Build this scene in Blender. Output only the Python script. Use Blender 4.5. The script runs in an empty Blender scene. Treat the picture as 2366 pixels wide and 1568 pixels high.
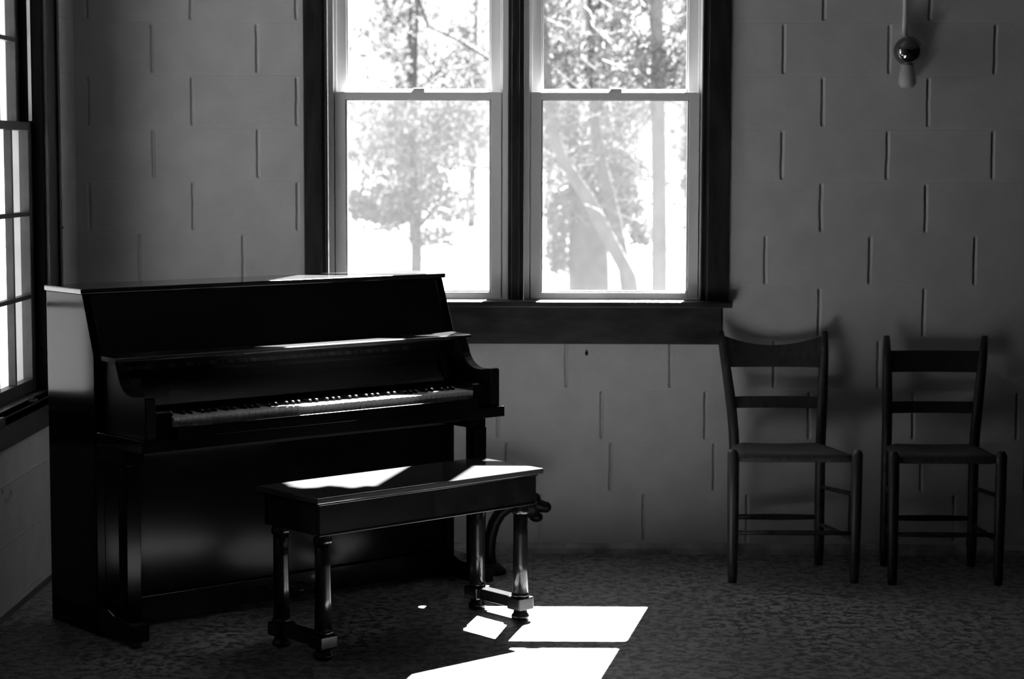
import bpy, bmesh, math, random
from mathutils import Vector, Matrix, noise
random.seed(7)
sc = bpy.context.scene
COL = sc.collection
R = math.radians

# ------------------------------------------------------------------ camera
cam_d = bpy.data.cameras.new('camera')
cam = bpy.data.objects.new('camera', cam_d)
COL.objects.link(cam)
cam_d.sensor_width = 36.0
cam_d.lens = 4599.0 / 2366.0 * 36.0
cam_d.clip_end = 600
cam.location = (0, 0, 1.5496)
PITCH, YAW, ROLL = R(5.20), R(-0.623), R(0.1365)
fw = Vector((math.sin(YAW) * math.cos(PITCH), math.cos(YAW) * math.cos(PITCH), -math.sin(PITCH)))
rt = Vector((math.cos(YAW), -math.sin(YAW), 0)); up = rt.cross(fw)
rt, up = rt * math.cos(ROLL) + up * math.sin(ROLL), -rt * math.sin(ROLL) + up * math.cos(ROLL)
cam.rotation_mode = 'QUATERNION'
cam.rotation_quaternion = Matrix((rt, up, -fw)).transposed().to_quaternion()
cam_d.dof.use_dof = True
cam_d.dof.focus_distance = 6.45
cam_d.dof.aperture_fstop = 4.0
sc.camera = cam

# ------------------------------------------------------------------ sky, sun, exposure
w = bpy.data.worlds.new('sky'); sc.world = w; w.use_nodes = True
bg = w.node_tree.nodes['Background']
bg.inputs[0].default_value = (1, 1, 1, 1)
bg.inputs[1].default_value = 2.1
sun_d = bpy.data.lights.new('sun', 'SUN'); sun = bpy.data.objects.new('sun', sun_d); COL.objects.link(sun)
sun_d.energy = 265.0
sun_d.angle = R(0.53)
sun.rotation_mode = 'QUATERNION'
sun.rotation_quaternion = Vector((-0.20, -1.0, -1.15)).to_track_quat('-Z', 'Y')
sun.location = (2, 12, 12)
sc.view_settings.view_transform = 'Standard'
sc.view_settings.look = 'None'
sc.view_settings.exposure = 0.0
sc.view_settings.gamma = 1.0
sc.cycles.use_denoising = True
sc.cycles.max_bounces = 9
sc.cycles.diffuse_bounces = 6
sc.cycles.glossy_bounces = 4
sc.cycles.transparent_max_bounces = 24
sc.cycles.sample_clamp_indirect = 12.0
sc.cycles.caustics_reflective = True

# ------------------------------------------------------------------ materials
def lin(s): return ((s + 0.055) / 1.055) ** 2.4 if s > 0.04045 else s / 12.92
def mat(name, g, rough=0.5, metal=0.0, spec=0.5, coat=0.0, bump=None, vary=None, coat_rough=0.05):
    """g: linear grey. bump=(scale, strength, stretch) vary=(scale, amount, stretch)"""
    m = bpy.data.materials.new(name); m.use_nodes = True
    nt = m.node_tree; b = nt.nodes['Principled BSDF']
    b.inputs['Base Color'].default_value = (g, g, g, 1)
    b.inputs['Roughness'].default_value = rough
    b.inputs['Metallic'].default_value = metal
    b.inputs['Specular IOR Level'].default_value = spec
    b.inputs['Coat Weight'].default_value = coat
    b.inputs['Coat Roughness'].default_value = coat_rough
    tc = nt.nodes.new('ShaderNodeTexCoord')
    def tex(scale, stretch, detail=6):
        mp = nt.nodes.new('ShaderNodeMapping'); mp.inputs['Scale'].default_value = stretch
        nt.links.new(tc.outputs['Object'], mp.inputs['Vector'])
        n = nt.nodes.new('ShaderNodeTexNoise'); n.inputs['Scale'].default_value = scale
        n.inputs['Detail'].default_value = detail
        nt.links.new(mp.outputs[0], n.inputs['Vector']); return n
    if vary:
        n = tex(vary[0], vary[2] if len(vary) > 2 else (1, 1, 1))
        mr = nt.nodes.new('ShaderNodeMapRange')
        mr.inputs['From Min'].default_value = 0.3; mr.inputs['From Max'].default_value = 0.7
        mr.inputs['To Min'].default_value = g * (1 - vary[1]); mr.inputs['To Max'].default_value = g * (1 + vary[1])
        nt.links.new(n.outputs['Fac'], mr.inputs['Value'])
        cb = nt.nodes.new('ShaderNodeCombineColor')
        for k in range(3): nt.links.new(mr.outputs[0], cb.inputs[k])
        nt.links.new(cb.outputs[0], b.inputs['Base Color'])
    if bump:
        n = tex(bump[0], bump[2] if len(bump) > 2 else (1, 1, 1))
        bp = nt.nodes.new('ShaderNodeBump'); bp.inputs['Strength'].default_value = bump[1]
        bp.inputs['Distance'].default_value = 0.002
        nt.links.new(n.outputs['Fac'], bp.inputs['Height']); nt.links.new(bp.outputs[0], b.inputs['Normal'])
    return m

def block_wall_mat(name, g, vdepth, hdepth, scuff=None):
    """painted concrete block; joints come from the UVs (u = block count along a course, v = course count)"""
    m = bpy.data.materials.new(name); m.use_nodes = True
    nt = m.node_tree; N = nt.nodes; L = nt.links; b = N['Principled BSDF']
    b.inputs['Roughness'].default_value = 0.55
    b.inputs['Specular IOR Level'].default_value = 0.35
    def math_(op, a, c=None, d=None):
        n = N.new('ShaderNodeMath'); n.operation = op
        for i, v in enumerate((a, c, d)):
            if v is None: continue
            if isinstance(v, (int, float)): n.inputs[i].default_value = v
            else: L.new(v, n.inputs[i])
        return n.outputs[0]
    tc = N.new('ShaderNodeTexCoord'); sx = N.new('ShaderNodeSeparateXYZ'); L.new(tc.outputs['UV'], sx.inputs[0])
    wob = N.new('ShaderNodeTexNoise'); wob.inputs['Scale'].default_value = 14; wob.inputs['Detail'].default_value = 4
    L.new(tc.outputs['Object'], wob.inputs['Vector'])
    wv = math_('MULTIPLY', math_('SUBTRACT', wob.outputs['Fac'], 0.5), 0.035)
    u = math_('ADD', sx.outputs[0], math_('MULTIPLY', wv, 0.5)); v = math_('ADD', sx.outputs[1], wv)
    du = math_('MULTIPLY', math_('ABSOLUTE', math_('SUBTRACT', math_('FRACT', math_('ADD', u, 0.5)), 0.5)), 0.4064)
    dv = math_('MULTIPLY', math_('ABSOLUTE', math_('SUBTRACT', math_('FRACT', math_('ADD', v, 0.5)), 0.5)), 0.2032)
    patch = N.new('ShaderNodeTexNoise'); patch.inputs['Scale'].default_value = 2.3; patch.inputs['Detail'].default_value = 2
    L.new(tc.outputs['Object'], patch.inputs['Vector'])
    def groove(d, half):
        mr = N.new('ShaderNodeMapRange'); mr.interpolation_type = 'SMOOTHSTEP'
        mr.inputs['From Min'].default_value = 0.0; mr.inputs['From Max'].default_value = half
        mr.inputs['To Min'].default_value = 1.0; mr.inputs['To Max'].default_value = 0.0
        L.new(d, mr.inputs['Value']); return mr.outputs[0]
    # the vertical joint stops short of the course line, as struck joints do
    inner = N.new('ShaderNodeMapRange'); inner.inputs['From Min'].default_value = 0.006; inner.inputs['From Max'].default_value = 0.016
    L.new(dv, inner.inputs['Value'])
    gv = math_('MULTIPLY', math_('MULTIPLY', groove(du, 0.010), inner.outputs[0]), vdepth)
    pm = N.new('ShaderNodeMapRange'); pm.inputs['From Min'].default_value = 0.35; pm.inputs['From Max'].default_value = 0.65
    pm.inputs['To Min'].default_value = 0.25; pm.inputs['To Max'].default_value = 1.0
    L.new(patch.outputs['Fac'], pm.inputs['Value'])
    gh = math_('MULTIPLY', math_('MULTIPLY', groove(dv, 0.007), hdepth), pm.outputs[0])
    fine = N.new('ShaderNodeTexNoise'); fine.inputs['Scale'].default_value = 160; fine.inputs['Detail'].default_value = 5
    L.new(tc.outputs['Object'], fine.inputs['Vector'])
    mid = N.new('ShaderNodeTexNoise'); mid.inputs['Scale'].default_value = 9; mid.inputs['Detail'].default_value = 3
    L.new(tc.outputs['Object'], mid.inputs['Vector'])
    h = math_('SUBTRACT', math_('ADD', math_('MULTIPLY', fine.outputs['Fac'], 0.0007), math_('MULTIPLY', mid.outputs['Fac'], 0.0022)), math_('ADD', gv, gh))
    bp = N.new('ShaderNodeBump'); bp.inputs['Strength'].default_value = 1.0; bp.inputs['Distance'].default_value = 1.0
    L.new(h, bp.inputs['Height']); L.new(bp.outputs[0], b.inputs['Normal'])
    # a little grime on the paint
    mr = N.new('ShaderNodeMapRange'); mr.inputs['From Min'].default_value = 0.3; mr.inputs['From Max'].default_value = 0.7
    mr.inputs['To Min'].default_value = g * 0.93; mr.inputs['To Max'].default_value = g * 1.05
    L.new(mid.outputs['Fac'], mr.inputs['Value'])
    col = mr.outputs[0]
    if scuff:   # peeled, dirty spot on the paint: (y, z, half width, half height)
        so = N.new('ShaderNodeSeparateXYZ'); L.new(tc.outputs['Object'], so.inputs[0])
        ey = math_('DIVIDE', math_('SUBTRACT', so.outputs[1], scuff[0]), scuff[2]); ez = math_('DIVIDE', math_('SUBTRACT', so.outputs[2], scuff[1]), scuff[3])
        rr = math_('ADD', math_('MULTIPLY', ey, ey), math_('MULTIPLY', ez, ez))
        sn = N.new('ShaderNodeTexNoise'); sn.inputs['Scale'].default_value = 26; sn.inputs['Detail'].default_value = 8; sn.inputs['Roughness'].default_value = 0.7
        L.new(tc.outputs['Object'], sn.inputs['Vector'])
        mk = N.new('ShaderNodeMapRange'); mk.inputs['From Min'].default_value = 0.50; mk.inputs['From Max'].default_value = 0.60
        L.new(math_('SUBTRACT', sn.outputs['Fac'], math_('MULTIPLY', rr, 0.10)), mk.inputs['Value'])
        col = math_('MULTIPLY', col, math_('SUBTRACT', 1.0, math_('MULTIPLY', mk.outputs[0], 0.75)))
    cb = N.new('ShaderNodeCombineColor')
    for k in range(3): L.new(col, cb.inputs[k])
    L.new(cb.outputs[0], b.inputs['Base Color'])
    return m

def floor_mat():
    m = bpy.data.materials.new('marbled_linoleum'); m.use_nodes = True
    nt = m.node_tree; N = nt.nodes; L = nt.links; b = N['Principled BSDF']
    b.inputs['Roughness'].default_value = 0.42; b.inputs['Specular IOR Level'].default_value = 0.4
    tc = N.new('ShaderNodeTexCoord')
    mp = N.new('ShaderNodeMapping'); mp.inputs['Scale'].default_value = (1.0, 1.0, 1)
    L.new(tc.outputs['Object'], mp.inputs['Vector'])
    n1 = N.new('ShaderNodeTexNoise'); n1.inputs['Scale'].default_value = 30; n1.inputs['Detail'].default_value = 5
    n1.inputs['Distortion'].default_value = 0.7; n1.inputs['Roughness'].default_value = 0.62
    L.new(mp.outputs[0], n1.inputs['Vector'])
    cr = N.new('ShaderNodeValToRGB'); e = cr.color_ramp.elements
    e[0].position = 0.42; e[0].color = (0.075,) * 3 + (1,)
    e[1].position = 0.56; e[1].color = (0.31,) * 3 + (1,)
    L.new(n1.outputs['Fac'], cr.inputs[0])
    br = N.new('ShaderNodeTexBrick'); br.offset = 0.0; br.inputs['Scale'].default_value = 1.0
    br.inputs['Brick Width'].default_value = 0.3048; br.inputs['Row Height'].default_value = 0.3048
    br.inputs['Mortar Size'].default_value = 0.0018; br.inputs['Mortar Smooth'].default_value = 0.3
    br.inputs['Color1'].default_value = (1, 1, 1, 1); br.inputs['Color2'].default_value = (0.86,) * 3 + (1,)
    br.inputs['Mortar'].default_value = (0.45,) * 3 + (1,)
    L.new(tc.outputs['Object'], br.inputs['Vector'])
    mx = N.new('ShaderNodeMix'); mx.data_type = 'RGBA'; mx.blend_type = 'MULTIPLY'; mx.inputs[0].default_value = 1.0
    L.new(cr.outputs[0], mx.inputs[6]); L.new(br.outputs['Color'], mx.inputs[7])
    L.new(mx.outputs[2], b.inputs['Base Color'])
    bp = N.new('ShaderNodeBump'); bp.inputs['Strength'].default_value = 0.25; bp.inputs['Distance'].default_value = 0.002
    L.new(n1.outputs['Fac'], bp.inputs['Height']); L.new(bp.outputs[0], b.inputs['Normal'])
    return m

def glass_mat():
    m = bpy.data.materials.new('window_glass'); m.use_nodes = True
    nt = m.node_tree; N = nt.nodes; L = nt.links; N.remove(N['Principled BSDF'])
    t = N.new('ShaderNodeBsdfTransparent'); t.inputs[0].default_value = (0.97,) * 3 + (1,)
    g = N.new('ShaderNodeBsdfGlossy'); g.inputs['Roughness'].default_value = 0.02
    f = N.new('ShaderNodeFresnel'); f.inputs[0].default_value = 1.45
    geo = N.new('ShaderNodeNewGeometry'); fr = N.new('ShaderNodeMath'); fr.operation = 'MULTIPLY'; iv = N.new('ShaderNodeMath'); iv.operation = 'SUBTRACT'
    iv.inputs[0].default_value = 1.0; L.new(geo.outputs['Backfacing'], iv.inputs[1]); L.new(f.outputs[0], fr.inputs[0]); L.new(iv.outputs[0], fr.inputs[1])
    mx = N.new('ShaderNodeMixShader'); L.new(fr.outputs[0], mx.inputs[0]); L.new(t.outputs[0], mx.inputs[1]); L.new(g.outputs[0], mx.inputs[2])
    L.new(mx.outputs[0], N['Material Output'].inputs[0]); return m

def mesh_screen_mat(cover, g):
    """fine insect mesh: partly open, the threads scatter light both ways"""
    m = bpy.data.materials.new('insect_mesh'); m.use_nodes = True
    nt = m.node_tree; N = nt.nodes; L = nt.links; N.remove(N['Principled BSDF'])
    t = N.new('ShaderNodeBsdfTransparent'); d = N.new('ShaderNodeBsdfDiffuse'); s = N.new('ShaderNodeBsdfTranslucent')
    d.inputs[0].default_value = (g,) * 3 + (1,); s.inputs[0].default_value = (g,) * 3 + (1,)
    a = N.new('ShaderNodeMixShader'); a.inputs[0].default_value = 0.6
    L.new(d.outputs[0], a.inputs[1]); L.new(s.outputs[0], a.inputs[2])
    mx = N.new('ShaderNodeMixShader'); mx.inputs[0].default_value = cover
    L.new(t.outputs[0], mx.inputs[1]); L.new(a.outputs[0], mx.inputs[2])
    L.new(mx.outputs[0], N['Material Output'].inputs[0]); return m

def leaf_mat(name, g, trans):
    m = bpy.data.materials.new(name); m.use_nodes = True
    nt = m.node_tree; N = nt.nodes; L = nt.links; N.remove(N['Principled BSDF'])
    d = N.new('ShaderNodeBsdfDiffuse'); s = N.new('ShaderNodeBsdfTranslucent')
    d.inputs[0].default_value = (g,) * 3 + (1,); s.inputs[0].default_value = (trans,) * 3 + (1,)
    a = N.new('ShaderNodeAddShader'); L.new(d.outputs[0], a.inputs[0]); L.new(s.outputs[0], a.inputs[1])
    L.new(a.outputs[0], N['Material Output'].inputs[0]); return m

M = dict(
    wall=block_wall_mat('painted_block', 0.55, 0.0075, 0.0006),
    wall_left=block_wall_mat('painted_block_left', 0.55, 0.0010, 0.0020, (6.62, 0.405, 0.17, 0.05)),
    plaster=mat('plain_plaster', 0.12, 0.8),
    darkroom=mat('dull_wall', 0.05, 0.9),
    floor=floor_mat(),
    casing=mat('dark_stained_wood', 0.018, 0.38, vary=(6, 0.7, (6, 6, 1)), bump=(40, 0.3, (6, 6, 0.6))),
    apron=mat('dark_stained_board', 0.022, 0.40, vary=(7, 0.8, (1, 1, 3)), bump=(40, 0.25, (0.6, 6, 6))),
    oldsash=mat('old_dark_sash', 0.03, 0.45, vary=(9, 0.4)),
    vinyl=mat('white_vinyl', 0.72, 0.35),
    gasket=mat('grey_gasket', 0.05, 0.6),
    liner=mat('metal_jamb_liner', 0.75, 0.45),
    glass=glass_mat(),
    screen=mesh_screen_mat(0.36, 0.032),
    black=mat('black_polished_wood', 0.0035, 0.10, spec=0.5, bump=(7, 0.10)),
    blackdull=mat('black_lacquer_side', 0.0030, 0.17, spec=0.07),
    blacksatin=mat('black_satin_arm', 0.0035, 0.5, spec=0.08),
    blackpanel=mat('black_lower_panel', 0.002, 0.15, spec=0.08, bump=(7, 0.10)),
    bench=mat('black_bench_wood', 0.004, 0.22, spec=0.35, vary=(20, 0.5), bump=(30, 0.15)),
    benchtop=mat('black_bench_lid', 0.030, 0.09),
    dustytop=mat('dusty_black_top', 0.020, 0.12, bump=(7, 0.1)),
    felt=mat('dark_felt', 0.004, 0.95),
    whitekey=mat('white_key', 0.62, 0.22),
    blackkey=mat('black_key', 0.006, 0.15),
    lettering=mat('dull_gold_letter', 0.16, 0.45, metal=0.5),
    brass=mat('dull_brass', 0.25, 0.35, metal=1.0),
    chair_brown=mat('worn_chair_wood', 0.035, 0.45, vary=(12, 0.5, (4, 4, 0.6)), bump=(30, 0.2, (4, 4, 0.6))),
    chair_dark=mat('dark_chair_wood', 0.009, 0.5, vary=(12, 0.5, (4, 4, 0.6)), bump=(30, 0.2, (4, 4, 0.6))),
    rush=mat('woven_rush', 0.06, 0.8, vary=(60, 0.4, (1, 6, 1)), bump=(90, 0.8, (1, 5, 1))),
    rushdark=mat('dark_woven_rush', 0.035, 0.8, vary=(60, 0.4, (1, 6, 1)), bump=(90, 0.8, (1, 5, 1))),
    chrome=mat('chrome', 0.28, 0.06, metal=1.0),
    paintpipe=mat('painted_pipe', 0.70, 0.4),
    bulb=mat('milky_glass', 0.45, 0.35),
    iron=mat('black_iron', 0.003, 0.5, spec=0.2, bump=(30, 0.4)),
    base=mat('painted_base', 0.36, 0.6, vary=(12, 0.5)),
    bark=mat('grey_bark', 0.06, 0.9, vary=(5, 0.4), bump=(9, 0.5)),
    palebark=mat('pale_bark', 0.09, 0.9, vary=(4, 0.3)),
    leaf=leaf_mat('leaf_dark', 0.12, 0.022),
    leaflight=leaf_mat('leaf_light', 0.11, 0.036),
    grass=mat('dry_grass', 0.055, 0.95, vary=(0.12, 0.22)),
    awning_cloth=mat('added_awning_cloth', 0.30, 0.9),
    jambdark=mat('black_stained_jamb', 0.006, 0.9, spec=0.05),
    bwall=mat('outer_wall', 0.45, 0.9),
)

# ------------------------------------------------------------------ mesh helpers
class MB:
    def __init__(s): s.v = []; s.f = []; s.uv = None; s.smooth = []
    def add(s, vs, fs, sm=False):
        o = len(s.v); s.v += [tuple(v) for v in vs]; s.f += [tuple(i + o for i in f) for f in fs]; s.smooth += [sm] * len(fs); return s
    def box(s, x0, x1, y0, y1, z0, z1):
        x0, x1 = min(x0, x1), max(x0, x1); y0, y1 = min(y0, y1), max(y0, y1); z0, z1 = min(z0, z1), max(z0, z1)
        return s.add([(x0, y0, z0), (x1, y0, z0), (x1, y1, z0), (x0, y1, z0), (x0, y0, z1), (x1, y0, z1), (x1, y1, z1), (x0, y1, z1)],
                     [(0, 3, 2, 1), (4, 5, 6, 7), (0, 1, 5, 4), (1, 2, 6, 5), (2, 3, 7, 6), (3, 0, 4, 7)])
    def prism(s, prof, a0, a1, axis='x'):
        """prof: polygon of (p, z); extruded from a0 to a1 along axis. axis 'x': p is y; axis 'y': p is x"""
        n = len(prof)
        mk = (lambda a, p, z: (a, p, z)) if axis == 'x' else (lambda a, p, z: (p, a, z))
        vs = [mk(a0, p, z) for p, z in prof] + [mk(a1, p, z) for p, z in prof]
        fs = [tuple(range(n - 1, -1, -1)), tuple(range(n, 2 * n))] + [(i, (i + 1) % n, n + (i + 1) % n, n + i) for i in range(n)]
        return s.add(vs, fs)
    def tube(s, pts, rad, n=10, cap=True, sx=1.0, flat=None):
        """pts: 3d points, rad: radius or list; flat=(ax,ay): elliptical section scales"""
        P = [Vector(p) for p in pts]; rr = rad if isinstance(rad, (list, tuple)) else [rad] * len(P)
        vs = []; prev = None
        for i, p in enumerate(P):
            t = (P[min(i + 1, len(P) - 1)] - P[max(i - 1, 0)]).normalized()
            if prev is None:
                a = Vector((1, 0, 0)) if abs(t.x) < 0.9 else Vector((0, 1, 0))
                a = (a - t * a.dot(t)).normalized()
            else:
                a = (prev - t * prev.dot(t)).normalized()
            prev = a; b = t.cross(a)
            fa, fb = flat or (1, 1)
            for k in range(n):
                an = 2 * math.pi * k / n + (math.pi / n if n <= 8 else 0)
                vs.append(p + a * math.cos(an) * rr[i] * fa + b * math.sin(an) * rr[i] * fb)
        fs = []
        for i in range(len(P) - 1):
            for k in range(n):
                fs.append((i * n + k, i * n + (k + 1) % n, (i + 1) * n + (k + 1) % n, (i + 1) * n + k))
        if cap: fs += [tuple(range(n - 1, -1, -1)), tuple((len(P) - 1) * n + k for k in range(n))]
        return s.add(vs, fs, n > 8)
    def lathe(s, prof, cx=0, cy=0, n=24, z=0):
        vs = []
        for r, h in prof:
            for k in range(n):
                a = 2 * math.pi * k / n; vs.append((cx + r * math.cos(a), cy + r * math.sin(a), z + h))
        fs = [(i * n + k, i * n + (k + 1) % n, (i + 1) * n + (k + 1) % n, (i + 1) * n + k) for i in range(len(prof) - 1) for k in range(n)]
        fs += [tuple(range(n - 1, -1, -1)), tuple((len(prof) - 1) * n + k for k in range(n))]
        return s.add(vs, fs, n > 10)
    def ball(s, c, r, n=24, m=14, sc_=(1, 1, 1)):
        prof = []
        vs = []
        for i in range(m + 1):
            ph = math.pi * i / m; rr = max(1e-4, math.sin(ph))
            for k in range(n):
                a = 2 * math.pi * k / n
                vs.append((c[0] + r * sc_[0] * rr * math.cos(a), c[1] + r * sc_[1] * rr * math.sin(a), c[2] - r * sc_[2] * math.cos(ph)))
        fs = [(i * n + k, i * n + (k + 1) % n, (i + 1) * n + (k + 1) % n, (i + 1) * n + k) for i in range(m) for k in range(n)]
        return s.add(vs, fs, True)
    def frame(s, a0, a1, z0, z1, d0, d1, l, r, b, t, plane='x'):
        """rectangular frame in a wall plane; a runs along the wall, d is depth"""
        bx = (lambda p0, p1, q0, q1: s.box(p0, p1, d0, d1, q0, q1)) if plane == 'x' else (lambda p0, p1, q0, q1: s.box(d0, d1, p0, p1, q0, q1))
        bx(a0, a0 + l, z0, z1); bx(a1 - r, a1, z0, z1); bx(a0 + l, a1 - r, z0, z0 + b); bx(a0 + l, a1 - r, z1 - t, z1); return s
    def build(s, name, m, parent=None, bevel=0.0, seg=2, **tags):
        me = bpy.data.meshes.new(name); me.from_pydata(s.v, [], s.f); me.update()
        if any(s.smooth):
            me.polygons.foreach_set('use_smooth', s.smooth)
        if s.uv:
            uvl = me.uv_layers.new(name='UVMap'); k = 0
            for p in me.polygons:
                for li in p.loop_indices: uvl.data[li].uv = s.uv[k]; k += 1
        me.materials.append(M[m] if isinstance(m, str) else m)
        o = bpy.data.objects.new(name, me); COL.objects.link(o)
        if parent: o.parent = parent
        if bevel:
            bv = o.modifiers.new('bevel', 'BEVEL'); bv.width = bevel; bv.segments = seg; bv.limit_method = 'ANGLE'; bv.angle_limit = R(40)
            bv.harden_normals = False
        for k, v in tags.items(): o[k] = v
        return o
def empty(name, loc=(0, 0, 0), rz=0.0, **tags):
    o = bpy.data.objects.new(name, None); COL.objects.link(o); o.location = loc; o.rotation_euler = (0, 0, rz)
    o.empty_display_size = 0.1
    for k, v in tags.items(): o[k] = v
    return o

D = 7.747          # the wall with the double window
XL = -1.782        # the wall on the left
CEIL = 3.05
XR, YB = 4.6, -2.6
Z0, CH, BL = 0.040, 0.2032, 0.4064

# ------------------------------------------------------------------ room shell
def course_wall(name, m, along0, along1, plane, depth, out, hole, phases):
    """one strip of faces per block course (inner skin), with UVs that carry that course's joint phase;
    hole=(a0,a1,z0,z1); the thickness goes towards 'out'"""
    s = MB(); s.uv = []
    mk = (lambda a, d, z: (a, d, z)) if plane == 'x' else (lambda a, d, z: (d, a, z))
    zs = [0.0] + [Z0 + CH * k for k in range(0, 15)] + [CEIL]
    zs = sorted(set([z for z in zs if z <= CEIL] + [hole[2], hole[3]]))
    def quad(P, U):
        s.add(P, [(0, 1, 2, 3)]); s.uv += U
    for z0, z1 in zip(zs, zs[1:]):
        zm = (z0 + z1) / 2; k = int(math.floor((zm - Z0) / CH)); ph = phases(k)
        segs = [(along0, along1)]
        if hole[2] <= zm <= hole[3]: segs = [(along0, hole[0]), (hole[1], along1)]
        for a, b in segs:
            P = [mk(a, depth, z0), mk(b, depth, z0), mk(b, depth, z1), mk(a, depth, z1)]
            U = [((a - ph) / BL, (z0 - Z0) / CH), ((b - ph) / BL, (z0 - Z0) / CH), ((b - ph) / BL, (z1 - Z0) / CH), ((a - ph) / BL, (z1 - Z0) / CH)]
            if plane != 'x': P = P[::-1]; U = U[::-1]
            quad(P, U)
            P2 = [mk(a, out, z0), mk(b, out, z0), mk(b, out, z1), mk(a, out, z1)]
            U2 = [(.5, .5)] * 4
            if plane == 'x': P2 = P2[::-1]
            quad(P2, U2)
    a0, a1, h0, h1 = hole; H = [(.5, .5)] * 4
    quad([mk(a0, depth, h0), mk(a0, out, h0), mk(a0, out, h1), mk(a0, depth, h1)], H)
    quad([mk(a1, depth, h0), mk(a1, out, h0), mk(a1, out, h1), mk(a1, depth, h1)], H)
    quad([mk(a0, depth, h0), mk(a1, depth, h0), mk(a1, out, h0), mk(a0, out, h0)], H)
    quad([mk(a0, depth, h1), mk(a1, depth, h1), mk(a1, out, h1), mk(a0, out, h1)], H)
    for z in (0.0, CEIL): quad([mk(along0, depth, z), mk(along1, depth, z), mk(along1, out, z), mk(along0, out, z)], H)
    for a in (along0, along1): quad([mk(a, depth, 0), mk(a, out, 0), mk(a, out, CEIL), mk(a, depth, CEIL)], H)
    return s.build(name, m, kind='structure')

PH = {0: 0.436, 1: 0.304, 2: 1.080, 3: 0.128, 4: 1.113, 5: 0.90, 6: 1.113, 7: 0.960, 8: 1.113, 9: 0.960, 10: 1.113}
course_wall('wall_back', 'wall', XL, XR, 'x', D, D + 0.2, (-0.826, 0.675, 0.975, 2.62),
            lambda k: PH.get(k, 1.113 if k % 2 == 0 else 0.96))
course_wall('wall_left', 'wall_left', YB, D, 'y', XL, XL - 0.135, (6.46, 7.25, 0.68, 2.62),
            lambda k: 0.12 + (0.2032 if k % 2 else 0))
MB().box(XR, XR + 0.1, YB, D, 0, CEIL).build('wall_right', 'darkroom', kind='structure')
MB().box(XL - 0.2, XR + 0.1, YB - 0.1, YB, 0, CEIL).build('wall_front', 'darkroom', kind='structure')
MB().box(XL - 0.2, XR + 0.1, YB - 0.1, D + 0.2, CEIL, CEIL + 0.15).build('ceiling', 'plaster', kind='structure')
MB().box(XL - 0.2, XR + 0.1, YB - 0.1, D + 0.2, -0.12, 0).build('floor', 'floor', kind='structure')
MB().prism([(D, 0.0), (D - 0.018, 0.0), (D - 0.014, 0.022), (D - 0.004, 0.040), (D, 0.041)], XL, XR).build('baseboard_back', 'base', kind='structure')
MB().prism([(XL, 0.0), (XL + 0.012, 0.0), (XL + 0.006, 0.012), (XL, 0.014)], YB, D - 0.018, 'y').build('floor_line_left', 'gasket', kind='structure')  # thin dark strip along the floor line; this wall has no baseboard

# ------------------------------------------------------------------ double window in the back wall
W1 = empty('window_1', (0, D, 0.99), kind='structure')
def wp(mb, name, m, parent=W1, bevel=0.0, **t):
    # meshes are written in world coordinates; the window's empty sits at (0, D, 0.99)
    par_off = Vector((0, D, 0.99)) if parent is W1 else None
    if par_off is not None: mb.v = [tuple(Vector(v) - par_off) for v in mb.v]
    return mb.build(name, m, parent, bevel, kind='structure', **t)
def wsub(mb, name, m, parent, bevel=0.0, **t):
    mb.v = [tuple(Vector(v) - Vector((0, D, 0.99))) for v in mb.v]
    return mb.build(name, m, parent, bevel, kind='structure', **t)
c0 = D - 0.020
wp(MB().box(-0.893, -0.823, c0, D, 1.0, 2.62), 'casing', 'casing', bevel=0.003)
wp(MB().box(0.672, 0.756, c0, D, 1.0, 2.62), 'casing', 'casing', bevel=0.003)
wp(MB().box(-0.93, 0.79, c0, D, 2.62, 2.74), 'casing', 'casing', bevel=0.003)
wp(MB().box(-0.087, -0.057, c0, D + 0.02, 1.0, 2.62).box(-0.101, -0.087, D - 0.004, D + 0.02, 1.0, 2.62).box(-0.057, -0.04, D - 0.004, D + 0.02, 1.0, 2.62)
   .box(-0.094, -0.050, D + 0.02, D + 0.15, 1.0, 2.62), 'mullion', 'casing', bevel=0.002)
# grooved stops that hide the edge of the vinyl units
for xs in ((-0.826, -0.802), (0.648, 0.675)):
    s = MB(); n = 3; wd = (xs[1] - xs[0]) / n
    for k in range(n): s.box(xs[0] + k * wd, xs[0] + (k + 1) * wd, D - 0.012 + (0.006 if k % 2 else 0), D + 0.024, 1.0, 2.60)
    wp(s, 'stop', 'casing', bevel=0.0015)
wp(MB().box(-0.826, 0.675, D - 0.012, D + 0.024, 2.60, 2.62), 'stop', 'casing')
wp(MB().box(-0.935, 0.768, D - 0.080, D, 0.976, 0.999).box(-0.826, 0.675, D, D + 0.06, 0.976, 0.999), 'stool', 'apron', bevel=0.004)
wp(MB().box(-0.900, 0.731, D - 0.020, D, 0.829, 0.976), 'apron', 'apron', bevel=0.002)
wp(MB().box(-0.826, 0.675, D + 0.06, D + 0.23, 0.965, 0.988), 'outer_sill', 'vinyl', bevel=0.003)
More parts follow.
